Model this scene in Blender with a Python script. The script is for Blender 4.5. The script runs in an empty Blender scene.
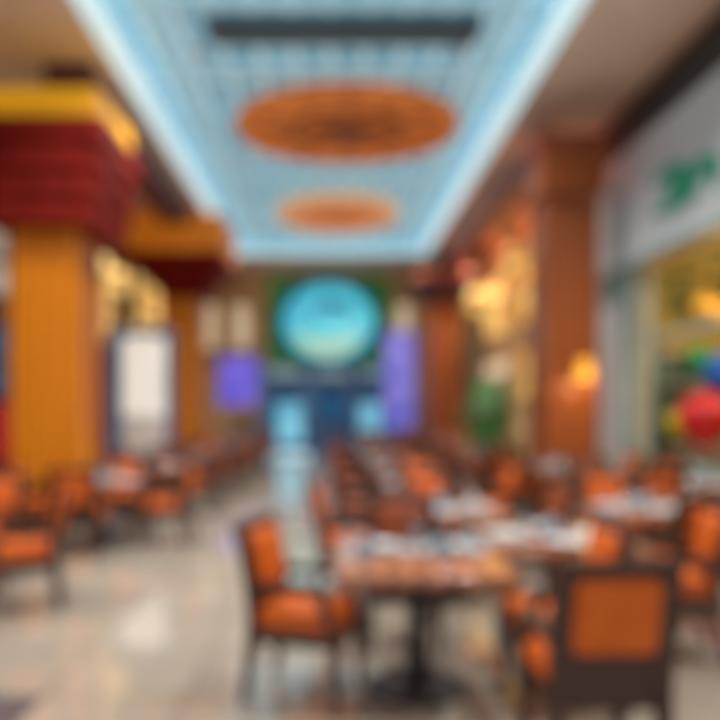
import bpy, bmesh, math, random
from mathutils import Vector, Matrix
random.seed(4)
S=bpy.context.scene
COL=S.collection
DOF=True

# ------------------------------------------------------------------ materials
def srgb(r,g,b):
    f=lambda c:(c/255/12.92) if c/255<=0.04045 else ((c/255+0.055)/1.055)**2.4
    return (f(r),f(g),f(b),1)
def mat(name,c1,c2=None,rough=0.5,scale=6,kind='noise',emit=0,metal=0,bump=0,stretch=None,ecol=None,trans=0,spec=None):
    m=bpy.data.materials.new(name); m.use_nodes=True
    nt=m.node_tree; b=nt.nodes['Principled BSDF']
    c1=srgb(*c1); c2=srgb(*c2) if c2 else c1
    tc=nt.nodes.new('ShaderNodeTexCoord'); mp=nt.nodes.new('ShaderNodeMapping')
    nt.links.new(tc.outputs['Object'],mp.inputs[0])
    if stretch: mp.inputs['Scale'].default_value=stretch
    if kind=='wave':
        t=nt.nodes.new('ShaderNodeTexWave'); t.inputs['Scale'].default_value=scale; t.inputs['Distortion'].default_value=4
        t.inputs['Detail'].default_value=3; out=t.outputs['Fac']
    elif kind=='voronoi':
        t=nt.nodes.new('ShaderNodeTexVoronoi'); t.inputs['Scale'].default_value=scale; out=t.outputs['Distance']
    else:
        t=nt.nodes.new('ShaderNodeTexNoise'); t.inputs['Scale'].default_value=scale; t.inputs['Detail'].default_value=4; out=t.outputs['Fac']
    nt.links.new(mp.outputs[0],t.inputs['Vector'])
    r=nt.nodes.new('ShaderNodeValToRGB'); r.color_ramp.elements[0].color=c1; r.color_ramp.elements[1].color=c2
    r.color_ramp.elements[0].position=.3; r.color_ramp.elements[1].position=.7
    nt.links.new(out,r.inputs[0]); nt.links.new(r.outputs[0],b.inputs['Base Color'])
    b.inputs['Roughness'].default_value=rough; b.inputs['Metallic'].default_value=metal
    if trans: b.inputs['Transmission Weight'].default_value=trans
    if spec is not None: b.inputs['Specular IOR Level'].default_value=spec
    if emit:
        if ecol: b.inputs['Emission Color'].default_value=srgb(*ecol)
        else: nt.links.new(r.outputs[0],b.inputs['Emission Color'])
        b.inputs['Emission Strength'].default_value=emit
    if bump:
        bp=nt.nodes.new('ShaderNodeBump'); bp.inputs['Strength'].default_value=bump
        nt.links.new(out,bp.inputs['Height']); nt.links.new(bp.outputs[0],b.inputs['Normal'])
    return m
def brickmat(name,c1,c2,mortar,scale,bw,rh,rough,ms=0.02,emit=0,offset=0.0,ior=1.5):
    m=bpy.data.materials.new(name); m.use_nodes=True
    nt=m.node_tree; b=nt.nodes['Principled BSDF']
    tc=nt.nodes.new('ShaderNodeTexCoord'); t=nt.nodes.new('ShaderNodeTexBrick')
    nt.links.new(tc.outputs['Object'],t.inputs['Vector'])
    t.offset=offset
    n=nt.nodes.new('ShaderNodeTexNoise'); n.inputs['Scale'].default_value=1.3; n.inputs['Detail'].default_value=6
    nt.links.new(tc.outputs['Object'],n.inputs['Vector'])
    mx=nt.nodes.new('ShaderNodeMixRGB'); mx.blend_type='MULTIPLY'; mx.inputs[0].default_value=.35
    t.inputs['Color1'].default_value=srgb(*c1); t.inputs['Color2'].default_value=srgb(*c2); t.inputs['Mortar'].default_value=srgb(*mortar)
    t.inputs['Scale'].default_value=scale; t.inputs['Brick Width'].default_value=bw; t.inputs['Row Height'].default_value=rh; t.inputs['Mortar Size'].default_value=ms
    nt.links.new(t.outputs['Color'],mx.inputs[1]); nt.links.new(n.outputs['Fac'],mx.inputs[2])
    nt.links.new(mx.outputs[0],b.inputs['Base Color']); b.inputs['Roughness'].default_value=rough
    b.inputs['IOR'].default_value=ior
    if emit:
        nt.links.new(t.outputs['Color'],b.inputs['Emission Color']); b.inputs['Emission Strength'].default_value=emit
    return m

M={}
M['floor']=brickmat('floor_marble',(182,175,164),(168,161,150),(138,130,120),1,0.8,0.8,0.06,ms=.01,ior=2.5)
M['soffit']=mat('soffit_plaster',(222,208,192),(230,216,200),rough=.8,scale=2)
M['wallc']=mat('cream_wall',(214,176,126),(230,194,144),rough=.7,scale=1.5)
M['walll']=mat('brown_wall',(130,88,66),(150,104,74),rough=.7,scale=1.5)
M['panel']=brickmat('lattice_panel',(84,144,170),(104,162,186),(182,212,220),1,0.55,0.55,.45,ms=.055,emit=.62)
M['strip']=mat('cove_light',(184,220,230),(198,228,238),emit=.85,scale=1)
M['rib']=mat('rib_blue',(150,194,208),(166,204,216),emit=.42,scale=1)
M['black']=mat('matte_black',(22,20,22),(34,30,32),rough=.5)
M['vent']=mat('dark_slate_vent',(66,84,94),(80,98,108),rough=.5,emit=.05)
M['darkwood']=mat('dark_walnut',(46,24,16),(70,38,24),rough=.35,kind='wave',scale=3,stretch=(6,6,1))
M['orange']=mat('orange_leather',(190,82,12),(210,102,22),rough=.55,scale=9,bump=.05,spec=.3)
M['brown']=mat('chestnut_leather',(124,58,28),(150,74,36),rough=.5,scale=9,bump=.05,spec=.3)
M['tabletop']=mat('polished_table_wood',(140,84,56),(178,116,80),rough=.12,kind='wave',scale=2,stretch=(1,7,1),spec=.8)
M['colgold']=mat('gold_wood_column',(180,94,4),(232,148,18),rough=.35,kind='wave',scale=.7,stretch=(4,4,.5))
M['colbrown']=mat('brown_wood_column',(124,60,26),(174,94,42),rough=.35,kind='wave',scale=.7,stretch=(4,4,.5))
M['red']=mat('dark_red_lacquer',(104,10,2),(130,20,6),rough=.7,scale=3,spec=.2)
M['redlow']=mat('dark_maroon',(70,36,60),(90,44,60),rough=.5,scale=3)
M['redbrown']=mat('red_brown_beam',(130,58,40),(150,74,48),rough=.5,scale=3)
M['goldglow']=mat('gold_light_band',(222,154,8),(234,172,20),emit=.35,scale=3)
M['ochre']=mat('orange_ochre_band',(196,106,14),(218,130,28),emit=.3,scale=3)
M['medal']=mat('carved_medallion',(176,92,30),(204,118,46),rough=.5,kind='voronoi',scale=4,emit=.42)  # medallion materials glow faintly in place of light reaching their undersides
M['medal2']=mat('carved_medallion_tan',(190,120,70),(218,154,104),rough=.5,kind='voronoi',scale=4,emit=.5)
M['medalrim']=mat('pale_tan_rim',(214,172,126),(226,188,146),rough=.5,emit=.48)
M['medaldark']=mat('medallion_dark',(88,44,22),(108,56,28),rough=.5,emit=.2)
M['cable']=mat('steel_cable',(90,100,106),metal=.5,rough=.4)
M['white']=mat('white_gloss',(228,230,232),(238,238,238),rough=.25)
M['plate']=mat('white_ceramic',(200,210,218),(216,222,228),rough=.15)
M['napkin']=mat('blue_grey_napkin',(120,144,162),(140,162,178),rough=.8,scale=20)
M['placemat']=mat('pale_grey_placemat',(126,144,158),(148,162,174),rough=.7,scale=20)  # pale mats put reflected grey onto the tabletops
M['glass']=mat('clear_glass',(235,245,250),rough=.02,trans=1)
M['lightbox']=mat('lit_white_sheet',(214,210,200),(228,224,214),emit=.62,scale=2)
M['creamglow']=mat('cream_glow',(226,206,170),(238,220,190),emit=.5,scale=2)
M['posterlow']=mat('poster_grey',(150,150,150),(216,204,190),emit=.3,scale=2)
M['green']=mat('leaf_green',(20,86,28),(60,146,52),rough=.4,scale=3)
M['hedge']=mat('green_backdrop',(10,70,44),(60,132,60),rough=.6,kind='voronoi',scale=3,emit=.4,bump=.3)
M['pot']=mat('stone_pot',(90,84,78),(110,102,94),rough=.6)
M['cyan']=mat('cyan_sign_face',(36,150,192),(100,220,224),emit=.8,scale=.9)
M['bluering']=mat('sign_rim_blue',(24,90,140),(30,110,150),emit=.5)
M['signwhite']=mat('sign_white',(150,225,232),emit=.8)
M['signgreen']=mat('sign_olive',(176,220,190),(196,228,190),emit=.7)
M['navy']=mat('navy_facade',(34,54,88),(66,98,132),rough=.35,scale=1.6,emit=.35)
M['cyanlow']=mat('cyan_screen',(84,168,200),(140,208,222),emit=.75,scale=1.5)
M['floorlight']=mat('white_floor_light',(160,200,216),(190,220,230),emit=.75,scale=1)  # glow for the step added in front of the kiosk
M['purple']=mat('violet_banner',(56,58,190),(116,100,206),emit=.6,scale=1.2)
M['lav']=mat('lavender_banner',(60,66,180),(150,140,220),emit=.6,scale=1.0)
M['fascia']=mat('pale_fascia',(176,190,198),(190,200,205),rough=.4,scale=1,emit=.06)
M['logogreen']=mat('logo_green',(20,120,96),(30,136,104),rough=.4,emit=.2)
M['teal']=mat('pale_teal_frame',(140,176,180),(160,190,192),rough=.35)
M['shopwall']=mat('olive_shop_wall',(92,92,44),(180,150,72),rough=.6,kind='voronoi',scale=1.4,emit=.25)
M['shoplow']=mat('shop_counter_front',(130,156,146),(160,178,164),rough=.4,scale=2)
M['goldwin']=mat('gold_lit_glass',(196,140,50),(240,206,130),emit=.7,kind='voronoi',scale=2)
M['lampshade']=mat('warm_lamp_shade',(236,164,50),(240,180,76),emit=.8)
M['redb']=mat('red_rubber',(206,24,30),rough=.25)
M['blueb']=mat('blue_rubber',(24,96,200),rough=.25)
M['greenb']=mat('green_rubber',(40,160,90),rough=.25)
M['yellowb']=mat('yellow_rubber',(200,190,40),rough=.25)
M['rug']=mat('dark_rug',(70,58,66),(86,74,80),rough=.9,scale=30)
M['lens']=mat('added_downlight_lens',(220,200,170),emit=.5)
M['brass']=mat('brass',(170,120,50),metal=.8,rough=.35)

# ------------------------------------------------------------------ mesh building
class G:
    def __init__(s): s.bm=bmesh.new()
    def box(s,cx,cy,cz,sx,sy,sz,bev=0,seg=2,rx=0,rz=0,ry=0):
        t=bmesh.new(); bmesh.ops.create_cube(t,size=1)
        bmesh.ops.scale(t,vec=(sx,sy,sz),verts=t.verts)
        if bev: bmesh.ops.bevel(t,geom=t.edges[:]+t.verts[:],offset=bev,segments=seg,affect='EDGES',profile=.5)
        mt=Matrix.Translation((cx,cy,cz))@Matrix.Rotation(rz,4,'Z')@Matrix.Rotation(ry,4,'Y')@Matrix.Rotation(rx,4,'X')
        bmesh.ops.transform(t,matrix=mt,verts=t.verts); s._m(t); return s
    def _m(s,t):
        me=bpy.data.meshes.new('tmp'); t.to_mesh(me); t.free(); s.bm.from_mesh(me); bpy.data.meshes.remove(me)
    def lathe(s,prof,seg=32,cx=0,cy=0,cz=0,mtx=None,sy=1):
        t=bmesh.new(); rings=[]
        for r,z in prof:
            if r<1e-5: rings.append([t.verts.new((0,0,z))])
            else: rings.append([t.verts.new((r*math.cos(2*math.pi*i/seg),sy*r*math.sin(2*math.pi*i/seg),z)) for i in range(seg)])
        for a,b in zip(rings,rings[1:]):
            for i in range(seg):
                j=(i+1)%seg
                if len(a)==1 and len(b)==1: continue
                if len(a)==1: t.faces.new((a[0],b[j],b[i]))
                elif len(b)==1: t.faces.new((a[i],a[j],b[0]))
                else: t.faces.new((a[i],a[j],b[j],b[i]))
        bmesh.ops.recalc_face_normals(t,faces=t.faces)
        m=Matrix.Translation((cx,cy,cz))
        if mtx is not None: m=m@mtx
        bmesh.ops.transform(t,matrix=m,verts=t.verts); s._m(t); return s
    def loft(s,secs):
        t=bmesh.new(); rings=[[t.verts.new(p) for p in sec] for sec in secs]
        n=len(rings[0])
        for a,b in zip(rings,rings[1:]):
            for i in range(n):
                j=(i+1)%n; t.faces.new((a[i],a[j],b[j],b[i]))
        t.faces.new(rings[0][::-1]); t.faces.new(rings[-1])
        bmesh.ops.recalc_face_normals(t,faces=t.faces); s._m(t); return s
    def lz(s,pts): # (x,y,z,w,d)
        return s.loft([[(x-w/2,y-d/2,z),(x+w/2,y-d/2,z),(x+w/2,y+d/2,z),(x-w/2,y+d/2,z)] for x,y,z,w,d in pts])
    def ly(s,pts): # (x,y,z,w,h)
        return s.loft([[(x-w/2,y,z-h/2),(x+w/2,y,z-h/2),(x+w/2,y,z+h/2),(x-w/2,y,z+h/2)] for x,y,z,w,h in pts])
    def obj(s,name,m,parent=None,smooth=False,loc=None,label=None):
        me=bpy.data.meshes.new(name); s.bm.to_mesh(me); s.bm.free()
        if smooth:
            for p in me.polygons: p.use_smooth=True
        me.materials.append(M[m] if isinstance(m,str) else m)
        o=bpy.data.objects.new(name,me); COL.objects.link(o)
        if parent: o.parent=parent
        if loc: o.location=loc
        if label: o['label']=label
        return o
def top(name,label,cat,loc=(0,0,0),rz=0,group=None):
    e=bpy.data.objects.new(name,None); COL.objects.link(e); e.location=loc; e.rotation_euler=(0,0,rz)
    e.empty_display_size=.1
    e['label']=label; e['category']=cat
    if group: e['group']=group
    return e
def tag(o,label,cat,group=None):
    o['label']=label; o['category']=cat
    if group: o['group']=group
    return o
def struct(o): o['kind']='structure'; return o
def inst(proto,loc,rz=0,label=None,first=[set()]):
    if proto.name not in first[0]:
        first[0].add(proto.name); o=proto
    else:
        o=proto.copy(); COL.objects.link(o)
        def cp(src,dst):
            for c in src.children:
                k=c.copy(); COL.objects.link(k); k.parent=dst; cp(c,k)
        cp(proto,o)
        if proto.get('base_label'): o['label']=proto['base_label']
    o.location=loc; o.rotation_euler=(0,0,rz)
    if label: o['label']=label
    return o

# ------------------------------------------------------------------ camera
cd=bpy.data.cameras.new('camera'); cam=bpy.data.objects.new('camera',cd); COL.objects.link(cam)
cam.location=(0,0,1.6); cam.rotation_euler=(math.radians(90),0,0)
cd.lens=36; cd.sensor_width=36; cd.sensor_fit='HORIZONTAL'
cd.shift_x=30/720; cd.shift_y=50/720; cd.clip_start=.05; cd.clip_end=100
S.camera=cam
if DOF:
    cd.dof.use_dof=True; cd.dof.focus_distance=.45; cd.dof.aperture_fstop=2.1

# ------------------------------------------------------------------ room
ZS=6.77; XL=-5.5; XR=5.0; YE=27.0; YB=-1.0; TW=3.25; TY0=3.0; TY1=24.0; ZP=7.15
struct(G().box((XL+8.3)/2,(YB+YE)/2+.1,-.05,8.3-XL+.4,YE-YB+.4,.1).obj('floor','floor'))
g=G()
g.box((XL-TW)/2-.1,(YB+YE)/2,ZS+.1,-XL-TW+.2,YE-YB,.2)
g.box((XR+TW)/2+.1,(YB+YE)/2,ZS+.1,XR-TW+.2,YE-YB,.2)
g.box(0,(TY1+YE)/2,ZS+.1,2*TW,YE-TY1,.2)
g.box(0,(YB+TY0)/2,ZS+.1,2*TW,TY0-YB,.2)
struct(g.obj('ceiling','soffit'))
struct(G().box(0,(TY0+TY1)/2,ZP+.05,2*TW+.2,TY1-TY0+.2,.1).obj('ceiling_panel','panel'))
g=G()
g.box(-TW-.05,(TY0+TY1)/2,(ZS+ZP)/2+.1,.1,TY1-TY0,ZP-ZS-.2).box(TW+.05,(TY0+TY1)/2,(ZS+ZP)/2+.1,.1,TY1-TY0,ZP-ZS-.2)
g.box(0,TY1+.05,(ZS+ZP)/2+.1,2*TW,.1,ZP-ZS-.2).box(0,TY0-.05,(ZS+ZP)/2+.1,2*TW,.1,ZP-ZS-.2)
struct(g.obj('trim_1','rib'))
g=G(); w=.34
g.box(-TW+w/2,(TY0+TY1)/2,ZS+.03,w,TY1-TY0,.06).box(TW-w/2,(TY0+TY1)/2,ZS+.03,w,TY1-TY0,.06)
g.box(0,TY1-w/2,ZS+.03,2*TW-2*w,w,.06).box(0,TY0+w/2,ZS+.03,2*TW-2*w,w,.06)
struct(g.obj('trim_2','strip'))
g=G()
for x in (-2.45,2.45): g.box(x,(TY0+TY1)/2,ZP-.06,.16,TY1-TY0,.12)
y=TY0+1
while y<TY1: g.box(0,y,ZP-.05,2*TW,.2,.1); y+=1.9
struct(g.obj('trim_3','rib'))
struct(G().box(-3.9,18.8,6.55,.7,16.2,.4).obj('trim_4','redlow'))
struct(G().box(3.85,19.8,6.25,.5,14.2,.5).obj('trim_5','redbrown'))
# walls
g=G(); T=.2
g.box(XL-T/2,(YB+YE)/2,ZS/2,T,YE-YB,ZS); struct(g.obj('wall_left','walll'))
g=G()
OP0,OP1=5.6,11.6; HS=3.9
g.box(XR+T/2,(YB+OP0)/2,ZS/2,T,OP0-YB,ZS); g.box(XR+T/2,(OP1+YE)/2,ZS/2,T,YE-OP1,ZS)
g.box(XR+T/2,(OP0+OP1)/2,(HS+ZS)/2,T,OP1-OP0,ZS-HS); struct(g.obj('wall_right','wallc'))
struct(G().box(0,YE+T/2,ZS/2,11.6,T,ZS).obj('wall_end','wallc'))
g=G(); g.box(8.3,(OP0+OP1)/2,HS/2,.2,OP1-OP0+1,HS); g.box(6.7,OP1+1.6,HS/2,3.2,.2,HS); g.box(6.7,OP0-.1,HS/2,3.0,.2,HS); g.box(8.3,OP1+.9,HS/2,.2,1.6,HS)
struct(g.obj('wall_shop','shopwall'))
struct(G().box(6.75,(OP0+OP1)/2+.8,HS+.06,3.1,OP1-OP0+2,.1).obj('ceiling_shop','shopwall'))
struct(G().box(XL+.02,(YB+YE)/2,.08,.04,YE-YB,.16).obj('baseboard_left','darkwood'))
struct(G().box(XR-.02,(OP1+YE)/2+.8,.08,.04,YE-OP1-1.8,.16).obj('baseboard_right','darkwood'))

# right shop fascia
fa=top('shop_fascia_sign','long pale grey shop sign panel with green emblem','sign',(XR,9.0,4.9))
G().box(-.09,0,0,.16,9.0,1.9,.02).obj('panel','fascia',fa)
G().box(-.09,0,1.3,.18,9.0,.7,.01).obj('top_band','black',fa)
G().box(-.14,0,-.97,.2,9.0,.06,.01).obj('bottom_rail','teal',fa)
def arcband(g,cy,cz,r0,r1,a0,a1,x=-.2,n=24,th=.04,ky=1.0):
    secs=[]
    for i in range(n+1):
        k=i/n; a=a0+(a1-a0)*k; wd=(r1-r0)*(0.25+0.75*math.sin(math.pi*k)); ro=r1; ri=r1-wd
        f=lambda r:(cy+ky*r*math.cos(a),cz+r*math.sin(a))
        secs.append([(x,*f(ri)),(x,*f(ro)),(x+th,*f(ro)),(x+th,*f(ri))])
    g.loft(secs)
g=G()
arcband(g,1.25,-.16,.08,.34,math.radians(30),math.radians(330),ky=1.7)
arcband(g,.85,-.24,.05,.26,math.radians(-160),math.radians(150),ky=1.6,x=-.22)
arcband(g,.3,-.3,.02,.28,math.radians(-60),math.radians(230),ky=1.5,x=-.21)
g.box(.2,0,0,.001,.001,.001)
g.obj('emblem','logogreen',fa)
pf=top('shop_pilaster','pale teal pilaster framing the shop opening','pilaster',(XR-.075,12.42,0))
G().box(0,0,1.95,.12,1.5,3.88,.02).obj('shaft','teal',pf)
G().box(-.08,0,1.9,.05,.9,3.0,.02).obj('inset_panel','white',pf)
G().box(-.04,0,.15,.2,1.6,.3,.02).obj('base','darkwood',pf)
sw=top('shop_window_frame','pale teal metal shop window frame in the opening','window frame',(XR+.1,8.6,0))
g=G()
for yy in (-2.93,-1.5,0,2.93): g.box(0,yy,1.95,.07,.08,3.86)
g.box(0,0,2.75,.07,5.8,.07).box(0,0,.06,.09,5.8,.1)
g.obj('frame','teal',sw)
dc=top('display_counter','pale display counter with wooden top inside the shop','counter',(5.85,10.7,0))
G().box(0,0,.45,.8,2.2,.9,.02).obj('body','shoplow',dc); G().box(0,0,.93,.9,2.3,.06,.01).obj('worktop','tabletop',dc)
def balloon(col,x,y,z,r,lab):
    e=top('balloon',lab,'balloon',(x,y,.96),group='balloons on the shop counter')
    G().lathe([(0,-1.25*r),(.06*r,-1.3*r),(.08*r,-1.2*r),(.45*r,-.9*r),(.8*r,-.45*r),(.98*r,0),(.9*r,.45*r),(.6*r,.8*r),(.3*r,.96*r),(0,r)],24,cz=z-.96).obj('envelope',col,e,True)
    G().lathe([(.05,0),(.05,.04),(.006,.05),(.006,z-.96-1.25*r),(0,z-.96-1.25*r)],8).obj('string_and_weight','white',e)
balloon('redb',5.6,10.75,1.48,.4,'glossy red balloon tied to the shop counter')
balloon('yellowb',5.6,11.5,1.38,.24,'yellow balloon tied to the shop counter')
balloon('blueb',6.12,11.15,2.15,.34,'blue balloon tied to the shop counter')
balloon('greenb',6.0,11.7,2.4,.24,'green balloon tied to the shop counter')
ss=top('display_shelf','pale green shop shelving unit against the shop wall','shelf',(6.75,12.75,0))
g=G(); g.box(0,.28,1.3,2.5,.04,2.6)
for x in (-1.25,-.42,.42,1.25): g.box(x,0,1.3,.05,.56,2.6)
g.obj('frame','shoplow',ss)
for z in (.1,.75,1.4,2.05,2.58): G().box(0,0,z,2.46,.56,.04).obj('shelf_board','white',ss)
lt2=top('pendant_lamp','small round warm pendant lamp under the shop ceiling','lamp',group='shop pendant lamps')
G().lathe([(.01,0),(.01,-.5),(.05,-.5),(.18,-.62),(.2,-.72),(.16,-.74),(0,-.74)],20).obj('lamp_shade','lampshade',lt2,True)
for i,(x,y) in enumerate(((6.4,8.2),(6.2,9.8),(5.9,11.3),(7.3,9),(7.0,10.8),(6.6,12.1))):
    inst(lt2,(x,y,HS+.01))

# ------------------------------------------------------------------ columns
def column(x,y,hw,captop,chw,mshaft,mcap,mband,lab,shaft_top,bandh,a0=.1,bw=None):
    e=top('column',lab,'column',(x,y,0))
    G().box(0,0,.2,2*hw+.16,2*hw+.16,.4,.03).obj('base','darkwood',e)
    g=G().box(0,0,(.4+shaft_top)/2,2*hw,2*hw,shaft_top-.4,.03)
    for sx in (-1,1):
        for sy in (-1,1): g.box(sx*(hw-.04),sy*(hw-.04),(.4+shaft_top)/2,.12,.12,shaft_top-.4,.015)
    g.obj('shaft',mshaft,e)
    n=4; g=G(); h=(captop-bandh-shaft_top)/n
    for i in range(n):
        a=hw+a0+(chw-hw-a0)*((i)/(n-1)); g.box(0,0,shaft_top+h*(i+.5),2*a,2*a,h,.02)
    g.obj('capital',mcap,e)
    bw=bw or chw+.04
    G().box(0,0,captop-bandh/2,2*bw,2*bw,bandh,.03).obj('capital_band',mband,e)
    return e
column(-3.89,10.3,.46,5.86,.95,'colgold','red','goldglow','square golden column with dark red capital and glowing yellow band',4.1,.42,a0=.3,bw=.84)
column(-3.95,19.6,.46,6.62,1.2,'colgold','red','ochre','square golden column with flared red capital and orange band',4.6,.95)
column(3.88,12.0,.42,6.0,.56,'colbrown','colbrown','redbrown','square brown wood column with small stepped capital',5.1,.25)
column(3.55,22.8,.48,5.9,.85,'colbrown','redlow','redbrown','square brown wood column with dark red capital',5.0,.3)

e=top('wall_sconce','brass wall lamp with glowing yellow shade on the brown column','lamp',(4.02,11.56,2.2))
G().box(0,-.0,0,.08,.03,.3,.01).obj('backplate','brass',e)
G().box(0,-.1,-.08,.03,.18,.03,.005).obj('arm','brass',e)
G().lathe([(.09,.2),(.16,-.12),(.155,-.12),(.085,.2)],24,cy=-.2).obj('lamp_shade','lampshade',e,True)

def pendant(x,y,z,r,h,lab,ceil=ZS):
    e=top('pendant_lamp',lab,'lamp',(x,y,ceil),group='hall pendant lamps')
    G().lathe([(0,0),(.1,0),(.1,-.04),(.015,-.06),(.015,z+h/2-ceil),(0,z+h/2-ceil)],12).obj('rod','brass',e)
    G().lathe([(0,h/2),(r*.75,h/2),(r,h*.1),(r,-h*.1),(r*.75,-h/2),(0,-h/2)],28,cz=z-ceil).obj('lamp_shade','goldwin',e,True)
    G().lathe([(r*1.02,-.03),(r*1.04,0),(r*1.02,.03),(r*.98,0),(r*1.02,-.03)],28,cz=z-ceil).obj('shade_ring','brass',e,True)
pendant(4.5,17.1,5.2,.4,.5,'wide gold drum pendant lamp')
pendant(4.3,20.0,4.6,.55,.7,'wide gold drum pendant lamp')
pendant(-4.35,13.4,4.05,.3,.8,'tall gold drum pendant lamp')
pendant(-4.9,16.2,4.5,.4,.5,'wide gold drum pendant lamp')

k=1
def window(x,y,z,w,h,side,m='goldwin',fr='brass'):
    global k
    s=-1 if side>0 else 1
    struct(G().box(x+s*.03,y,z,.05,w,h).obj('window_%d'%k,m))
    g=G()
    for yy in (-w/2,0,w/2): g.box(x+s*.07,y+yy,z,.06,.08,h+.08)
    for zz in (-h/2,0,h/2): g.box(x+s*.07,y,z+zz,.06,w+.08,.08)
    struct(g.obj('trim_%d'%(k+10),fr)); k+=1
window(XR,17.2,4.7,3,1.9,1); window(XR,21.5,4.7,3,1.9,1); window(XR,17.2,2.5,3,1.3,1,'goldwin','colbrown'); window(XR,21.5,2.5,3,1.3,1,'creamglow','colbrown')
window(XL,17.0,4.0,2.4,1.6,-1); window(XL,21.5,4.4,3.4,2.2,-1,'goldwin','red'); window(XL,21.5,1.9,3.2,2.2,-1,'lightbox','teal'); window(XL,12.2,4.1,2.2,1.3,-1,'posterlow','black')
window(XL,12.2,2.4,2.2,1.2,-1,'navy','black')
struct(G().box(XL+.05,12.2,1.2,.08,2.6,1.0).obj('trim_31','redb'))

lb=top('lightbox_stand','tall lit cream poster box in a dark blue frame','lightbox',(-3.72,14.2,0))
G().box(0,0,1.6,1.3,.22,3.2,.03).obj('frame','navy',lb)
G().box(.08,-.12,2.25,.86,.03,1.55,.01).obj('lit_panel','lightbox',lb)
G().box(.08,-.12,1.05,.86,.03,.8,.01).obj('lower_panel','posterlow',lb)

# ------------------------------------------------------------------ end stage
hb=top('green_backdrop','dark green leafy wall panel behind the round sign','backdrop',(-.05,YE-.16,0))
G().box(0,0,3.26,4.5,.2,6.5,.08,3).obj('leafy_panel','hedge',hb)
rs=top('round_sign','large oval glowing cyan sign with pale swirl and blue rim','sign',(-.05,YE-.45,4.83))
RX=Matrix.Rotation(math.radians(90),4,'X'); Q=.83
G().lathe([(0,0),(1.75,0),(1.75,.16),(0,.16)],64,mtx=RX,sy=Q).obj('face','cyan',rs)
G().lathe([(1.66,-.02),(1.84,0),(1.84,.2),(1.66,.22),(1.66,-.02)],64,mtx=RX,sy=Q).obj('rim','bluering',rs)
def arcxz(g,cx,cz,r,wd,a0,a1,y,n=24):
    secs=[]
    for i in range(n+1):
        k=i/n; a=a0+(a1-a0)*k; q=wd*(0.15+.85*math.sin(math.pi*k))
        ri,ro=r-q/2,r+q/2; c,s_=math.cos(a),math.sin(a)*Q
        secs.append([(cx+ri*c,y,cz+ri*s_),(cx+ro*c,y,cz+ro*s_),(cx+ro*c,y+.05,cz+ro*s_),(cx+ri*c,y+.05,cz+ri*s_)])
    g.loft(secs)
g=G(); arcxz(g,0,-.5,1.2,.3,math.radians(20),math.radians(160),-.22); arcxz(g,.3,.1,.6,.3,math.radians(-170),math.radians(10),-.22)
g.obj('swirl','signwhite',rs)
g=G(); arcxz(g,.1,-.1,.85,.4,math.radians(20),math.radians(150),-.24); g.obj('blue_crescent','bluering',rs)
g=G(); arcxz(g,0,.1,1.3,.75,math.radians(205),math.radians(335),-.2); g.obj('lower_crescent','signgreen',rs)
po=top('stage_kiosk','blue-grey kiosk facade under the round sign with glowing screens','kiosk',(.05,YE-1.6,0))
g=G(); g.box(0,.3,2.85,5.0,1.6,.6,.05)
for x in (-2.3,-.75,.75,2.3): g.box(x,.3,1.3,.4,1.5,2.6,.03)
g.obj('facade','navy',po)
G().box(0,.95,1.3,4.8,.1,2.6).obj('rear_panel','navy',po)
for x in (-1.5,1.3): G().box(x,.5,1.15,.95,.08,1.5,.02).obj('screen','cyanlow',po)
G().box(0,.7,1.7,.8,.06,.8,.02).obj('screen','bluering',po)
for x in (-1.6,0,1.6): G().box(x,-.53,2.85,1.1,.05,.26,.01).obj('light_bar','teal',po)
G().box(-1.4,-.9,.08,1.3,.6,.16,.04).obj('added_glow_step','floorlight',po,label='glowing white step')  # glowing step added to brighten the reflection along the aisle
b=top('banner','violet lit banner stand beside the kiosk','banner',(-3.2,25.2,0))
G().box(0,0,2.6,1.35,.08,1.7,.02).obj('panel','purple',b)
g=G(); g.box(0,0,.03,.9,.5,.06,.01)
g.box(0,0,1.0,.07,.07,1.95); g.obj('stand','black',b)
b=top('banner','tall lavender lit banner stand beside the kiosk','banner',(2.35,24.4,0))
G().box(0,0,2.6,1.05,.08,3.3,.02).obj('panel','lav',b)
g=G(); g.box(0,0,.03,.9,.5,.06,.01); g.box(0,0,.5,.07,.07,.95); g.obj('stand','black',b)
for x in (-3.3,2.75,-4.5,4.2):
    e=top('wall_lantern','tall cream glowing wall lantern on the end wall','lamp',(x,YE-.06,4.7),group='end wall lanterns')
    G().box(0,-.05,0,.5,.2,1.7,.05,3).obj('lamp_shade','creamglow',e); G().box(0,-.06,.9,.6,.22,.12,.02).obj('cap','brass',e); G().box(0,-.06,-.9,.6,.22,.12,.02).obj('cap','brass',e)

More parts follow.
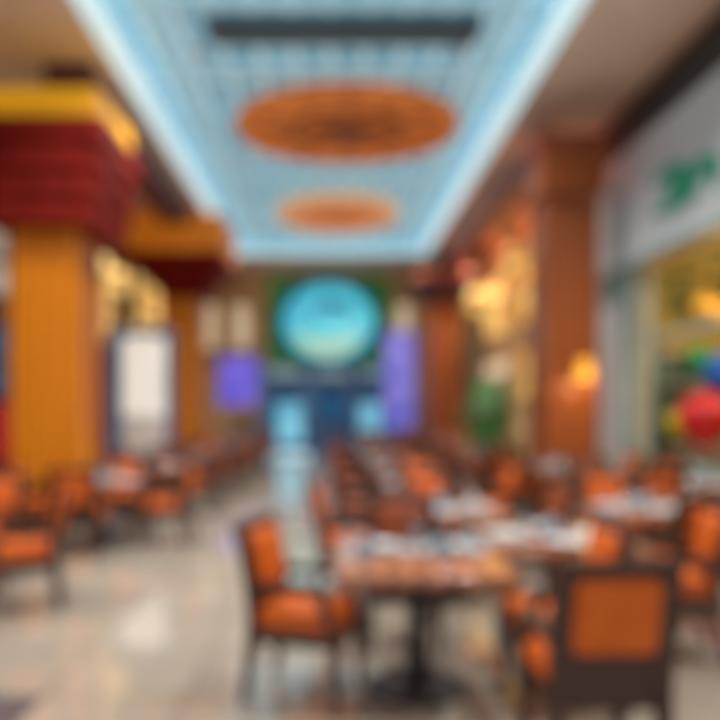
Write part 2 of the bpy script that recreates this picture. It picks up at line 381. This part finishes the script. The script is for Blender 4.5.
# ------------------------------------------------------------------ ceiling medallions
def medallion(x,y,z,rx,ry,m,lab,rim):
    e=top('ceiling_medallion',lab,'ceiling decoration',(x,y,z),group='ceiling medallions')
    q=ry/rx
    G().lathe([(0,0),(rx*.9,0),(rx*.9,.08),(0,.08)],64,sy=q).obj('carved_disc',m,e)
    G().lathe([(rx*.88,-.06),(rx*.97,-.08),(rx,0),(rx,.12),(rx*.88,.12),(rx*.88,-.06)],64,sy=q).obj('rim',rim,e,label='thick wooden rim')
    g=G()
    g.lathe([(0,-.12),(rx*.16,-.1),(rx*.2,-.02),(rx*.2,0)],32,sy=q)
    g.lathe([(rx*.48,-.04),(rx*.5,-.05),(rx*.52,-.04),(rx*.52,.0),(rx*.48,0),(rx*.48,-.04)],48,sy=q)
    for i in range(12):
        a=i*math.pi/6; g.box(math.cos(a)*rx*.53,math.sin(a)*ry*.53,-.02,rx*.7,.04,.04,rz=math.atan2(math.sin(a)*ry,math.cos(a)*rx))
    g.obj('hub_and_spokes','medaldark' if m=='medal' else 'medal',e)
    for sx,sy in ((0,-.6),(0,.6),(-.6,0),(.6,0)):
        G().lathe([(.02,.08),(.02,ZP-z-.0)],8,cx=sx*rx,cy=sy*ry).obj('cable','cable',e)
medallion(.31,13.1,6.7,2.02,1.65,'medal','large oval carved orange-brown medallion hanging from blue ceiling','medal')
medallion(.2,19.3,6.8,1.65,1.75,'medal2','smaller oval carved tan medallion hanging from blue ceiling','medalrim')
av=top('ceiling_vent','long dark slatted air vent across the blue ceiling','vent',(.2,10.3,ZP))
G().box(0,0,-.1,3.9,.5,.2,.02).obj('housing','vent',av)
g=G()
for i in range(5): g.box(0,-.2+i*.1,-.22,3.7,.03,.05,rx=.4)
g.obj('slats','cable',av)

# ------------------------------------------------------------------ lights
lt=top('recessed_downlight','added round recessed ceiling downlight with warm lens','ceiling light',(0,0,ZS),group='soffit downlights')  # downlight fixtures added to carry the extra spots
G().lathe([(.1,-.001),(.15,-.001),(.15,-.02),(.1,-.02),(.1,-.001)],24).obj('ring','soffit',lt)
G().lathe([(0,-.012),(.1,-.012),(.1,-.004),(0,-.004)],24).obj('lens','lens',lt)
def spot(x,y,z,p,ang,col=(1,.86,.70),tx=0,r=.1):  # extra spots added to bring up the floor brightness
    l=bpy.data.lights.new('spot_lamp','SPOT'); l.energy=p; l.color=col; l.spot_size=math.radians(ang); l.spot_blend=.8; l.shadow_soft_size=r
    o=bpy.data.objects.new('spot_lamp',l); COL.objects.link(o); o.location=(x,y,z); o.rotation_euler=(0,tx,0)
for x,yy in ((-4.4,3.5),(-4.4,7.0),(-4.6,14.4),(-4.6,22.5),(4.4,3.5),(4.4,7.0),(4.4,14.2),(4.4,18.3),(4.4,21.5)):
        inst(lt,(x,yy,ZS))
        spot(x,yy,ZS-.06,560,120,tx=(.35 if x>0 else -.35))
dl=top('track_spotlight','added white cylinder spotlight fixed to the blue ceiling','ceiling light',(0,0,ZP),group='added blue ceiling spotlights')  # spotlight housings added for more fill from the blue ceiling
G().lathe([(0,0),(.09,0),(.09,-.2),(.07,-.2),(.07,-.15),(0,-.15)],20).obj('housing','white',dl)
for yy in (4.6,8.0,11.0,15.6,21.5):
    for x in (-2.0,2.0):
        inst(dl,(x,yy,ZP)); spot(x,yy,ZP-.22,620,125,(1,.96,.9))
def pt(x,y,z,p,col,r=.15):
    l=bpy.data.lights.new('glow_lamp','POINT'); l.energy=p; l.color=col; l.shadow_soft_size=r
    o=bpy.data.objects.new('glow_lamp',l); COL.objects.link(o); o.location=(x,y,z)
pt(6.6,9.6,3.0,120,(1,.85,.55)); pt(4.02,11.2,2.0,8,(1,.7,.3),.08)

# ------------------------------------------------------------------ furniture
def make_chair(BL,leather):
    e=top('dining_armchair',BL,'chair',group='dining chairs')
    e['base_label']=BL
    g=G().box(0,.01,.455,.5,.49,.14,.055,3); g.obj('seat',leather,e,True)
    g=G().box(0,.23,.375,.48,.04,.09,.006).box(0,-.21,.375,.48,.04,.09,.006).box(-.225,.01,.375,.04,.45,.09,.006).box(.225,.01,.375,.04,.45,.09,.006)
    g.obj('seat_frame','darkwood',e)
    for x in (-.225,.225):
        G().lz([(x,.235,0,.038,.038),(x,.235,.36,.06,.06),(x,.235,.42,.06,.06)]).obj('leg','darkwood',e)
        G().lz([(x,-.30,0,.038,.042),(x,-.25,.25,.055,.06),(x,-.235,.43,.06,.065)]).obj('leg','darkwood',e)
        g=G()
        g.ly([(x*1.04,-.26,.64,.06,.045),(x*1.09,-.05,.645,.075,.05),(x*1.08,.14,.64,.075,.05),(x*1.06,.2,.625,.06,.045)])
        g.lz([(x,.225,.4,.05,.055),(x*1.06,.15,.635,.045,.055)])
        g.obj('armrest','darkwood',e)
    g=G()
    for x in (-.215,.215): g.lz([(x,-.235,.42,.085,.055),(x,-.255,.62,.085,.055),(x*1.02,-.30,.85,.085,.05),(x*1.0,-.335,.97,.085,.045)])
    def rail(z0,z1,y0,y1,th=.02): g.loft([[(-.22,y0-th,z0),(.22,y0-th,z0),(.22,y0+th,z0),(-.22,y0+th,z0)],[(-.22,y1-th,z1),(.22,y1-th,z1),(.22,y1+th,z1),(-.22,y1+th,z1)]])
    rail(.36,.59,-.232,-.252); rail(.91,.98,-.318,-.337)
    g.obj('back_frame','darkwood',e)
    G().box(0,-.28,.75,.37,.12,.34,.045,3,rx=math.radians(11)).obj('backrest',leather,e,True)
    return e
CH=make_chair('dark walnut armchair with orange leather seat and back','orange')
CB=make_chair('dark walnut armchair with chestnut brown leather seat and back','brown')
def make_table():
    e=top('dining_table','square polished wood table on dark pedestal','table',group='dining tables')
    G().box(0,0,.7175,.97,.92,.065,.012).obj('tabletop','tabletop',e)
    G().lathe([(.2,.67),(.2,.685),(0,.685)],24).lathe([(0,.68),(.19,.68),(.06,.62),(.05,.3),(.07,.1),(.0,.06)],24).obj('pedestal','black',e)
    g=G()
    g.lathe([(0,0),(.28,0),(.28,.025),(.1,.05),(0,.07)],32)
    g.obj('base','black',e)
    return e
TB=make_table()
PL=tag(G().lathe([(0,.004),(.07,0),(.075,.004),(.13,.022),(.13,.026),(.07,.01),(0,.008)],32).obj('dinner_plate','plate',smooth=True),'white round ceramic plate on a dining table','plate','plates on dining tables')
GL=tag(G().lathe([(0,0),(.032,0),(.032,.004),(.006,.012),(.005,.07),(.03,.09),(.038,.13),(.033,.18),(.031,.18),(.036,.13),(.028,.094),(0,.08)],20).obj('wine_glass','glass',smooth=True),'clear stemmed glass on a dining table','glass','glasses on dining tables')
g=G().loft([[(-.06,-.05,0),(.06,-.05,0),(.06,.05,0),(-.06,.05,0)],[(-.055,-.04,.05),(.055,-.04,.05),(.055,.04,.05),(-.055,.04,.05)],[(-.01,-.012,.14),(.01,-.012,.14),(.01,.012,.14),(-.01,.012,.14)]])
NK=tag(g.obj('folded_napkin','napkin'),'blue-grey cloth napkin folded into a peak','napkin','napkins on dining tables')
PM=tag(G().box(0,0,.002,.42,.3,.004).obj('placemat','placemat'),'rectangular pale grey woven placemat on a table','placemat','placemats on dining tables')
used=set()
def put(p,loc,rz=0):
    if p.name in used: o=p.copy(); COL.objects.link(o)
    else: used.add(p.name); o=p
    o.location=loc; o.rotation_euler=(0,0,rz)
def dress(x,y,lvl):
    for a in ([0,math.pi/2,math.pi,-math.pi/2] if lvl>1 else [0,math.pi]):
        px,py=x+math.cos(a)*.3,y+math.sin(a)*.27
        if a in (0,math.pi): put(PM,(px,py,.7502),math.pi/2)
        put(PL,(px,py,.7545 if a in (0,math.pi) else .7502))
        gx,gy=x+math.cos(a+.78)*.33,y+math.sin(a+.78)*.33
        put(GL,(gx,gy,.7502))
    put(NK,(x,y+.02,.7502),.4)
def setat(x,y,sides='LRFB',lvl=1,jit=.015,pb=None):
    inst(TB,(x,y,0))
    dress(x,y,lvl)
    j=lambda:random.uniform(-jit,jit)
    if pb is None: pb=0.2 if y<7 else (.35 if y<9.5 else .65)
    for s in sides:
        c=CB if random.random()<pb else CH
        if s=='L': inst(c,(x-.76+j(),y+j(),0),-math.pi/2+j()*5)
        if s=='R': inst(c,(x+.76+j(),y+j(),0),math.pi/2+j()*5)
        if s=='F': inst(c,(x+j(),y-.72+j()/2,0),j()*5)
        if s=='B': inst(c,(x+j(),y+.72+j()/2,0),math.pi+j()*5)
inst(CH,(1.175,3.27,0),math.radians(1),'dark walnut armchair with square orange leather back panel')
inst(CH,(-.12,4.08,0),-math.pi/2-.32,'dark walnut armchair with orange seat drawn up beside the aisle')
inst(CH,(1.25,4.0,0),math.pi/2,'dark walnut armchair with orange leather, sideways at the table')
inst(TB,(.5,4.15,0))
put(PM,(.3,4.42,.7502)); put(PM,(.74,4.42,.7502))
for px,py in ((.3,4.42),(.74,4.42)): put(PL,(px,py,.7545))
for px,py in ((.52,4.5),(.52,4.25),(.12,4.3),(.82,4.2)): put(GL,(px,py,.7502))
put(NK,(.22,4.2,.7502)); put(NK,(.66,4.2,.7502),.5)
inst(CB,(.5,4.98,0),math.pi-.05)
inst(TB,(1.5,4.85,0)); dress(1.5,4.85,2)
inst(CH,(2.25,4.8,0),math.pi/2-.2)
setat(.95,6.2,'LRB',2); setat(2.75,6.25,'FB',2,pb=0)
inst(TB,(4.2,6.0,0)); dress(4.2,6.0,2)
ROWS=(8.4,10.58,12.76,14.94,17.12,19.3,21.5)
for r,yy in enumerate(ROWS):
    setat(1.1,yy,lvl=2 if r<2 else 1)
    setat(2.85 if r==2 else 3.38,yy-(0.12 if r==2 else 0),{0:'LFB',1:'LRF',2:'F',3:'LRB',6:'LF'}.get(r,'LRFB'),lvl=2 if r<2 else 1)
setat(4.4,8.4,'B',2)
inst(TB,(-3.4,5.95,0)); dress(-3.4,5.95,2)
inst(CH,(-2.5,5.85,0),math.pi/2+.35,'dark walnut armchair, orange leather back turned to the aisle')
inst(CH,(-3.2,6.72,0),math.pi+.1)
setat(-2.75,8.7,lvl=2,pb=0)
for yy,sd in ((11.15,'RFB'),(13.35,'LRFB'),(15.6,'LRFB'),(17.85,'LRF'),(20.0,'RB'),(22.2,'LR')): setat(-2.75,yy,sd,pb=.6)
setat(-4.75,8.0,'FB',2,pb=0); setat(-4.75,12.2,'F')

pl=top('potted_plant','tall bushy green plant in a grey stone pot','plant',(3.06,13.75,0))
G().lathe([(0,0),(.2,0),(.27,.5),(.29,.5),(.29,.55),(.24,.55),(.23,.48),(0,.48)],28).obj('pot','pot',pl,True)
g=G(); g2=G()
for i in range(150):
    a=random.uniform(0,2*math.pi); h=random.choice((1.15,1.45,1.75,2.05))+random.uniform(-.1,.12)
    r=random.uniform(.05,.3); L=random.uniform(.25,.5); w=random.uniform(.05,.09); up=random.uniform(-.5,1.0)
    d=Vector((math.cos(a),math.sin(a),up)).normalized(); side=Vector((-math.sin(a),math.cos(a),0)); p=Vector((math.cos(a)*r,math.sin(a)*r,h))
    secs=[]
    for t,ww in ((0,.1),(.3,.9),(.6,1),(.85,.5),(1,.05)):
        q=p+d*L*t+Vector((0,0,-.2*t*t)); n=Vector((0,0,.004))
        secs.append([q-side*w*ww-n,q+side*w*ww-n,q+side*w*ww+n,q-side*w*ww+n])
    g.loft(secs)
for i in range(6):
    a=i*1.05; g2.lz([(math.cos(a)*.05,math.sin(a)*.05,.46,.03,.03),(math.cos(a)*.12,math.sin(a)*.12,1.4,.02,.02),(math.cos(a)*.25,math.sin(a)*.25,2.15,.012,.012)])
g2.obj('stems','green',pl); g.obj('foliage','green',pl)
tag(G().box(0,0,.006,1.6,.7,.012,.004).obj('floor_rug','rug',loc=(-2.4,3.65,.0005)),'dark purple-brown rug on the marble floor','rug')  # thin dark purple-brown sheet lying flat on the floor

# ------------------------------------------------------------------ world
w=bpy.data.worlds.new('world'); S.world=w; w.use_nodes=True
w.node_tree.nodes['Background'].inputs[0].default_value=(.9,.92,1,1); w.node_tree.nodes['Background'].inputs[1].default_value=.8
S.view_settings.view_transform='Standard'
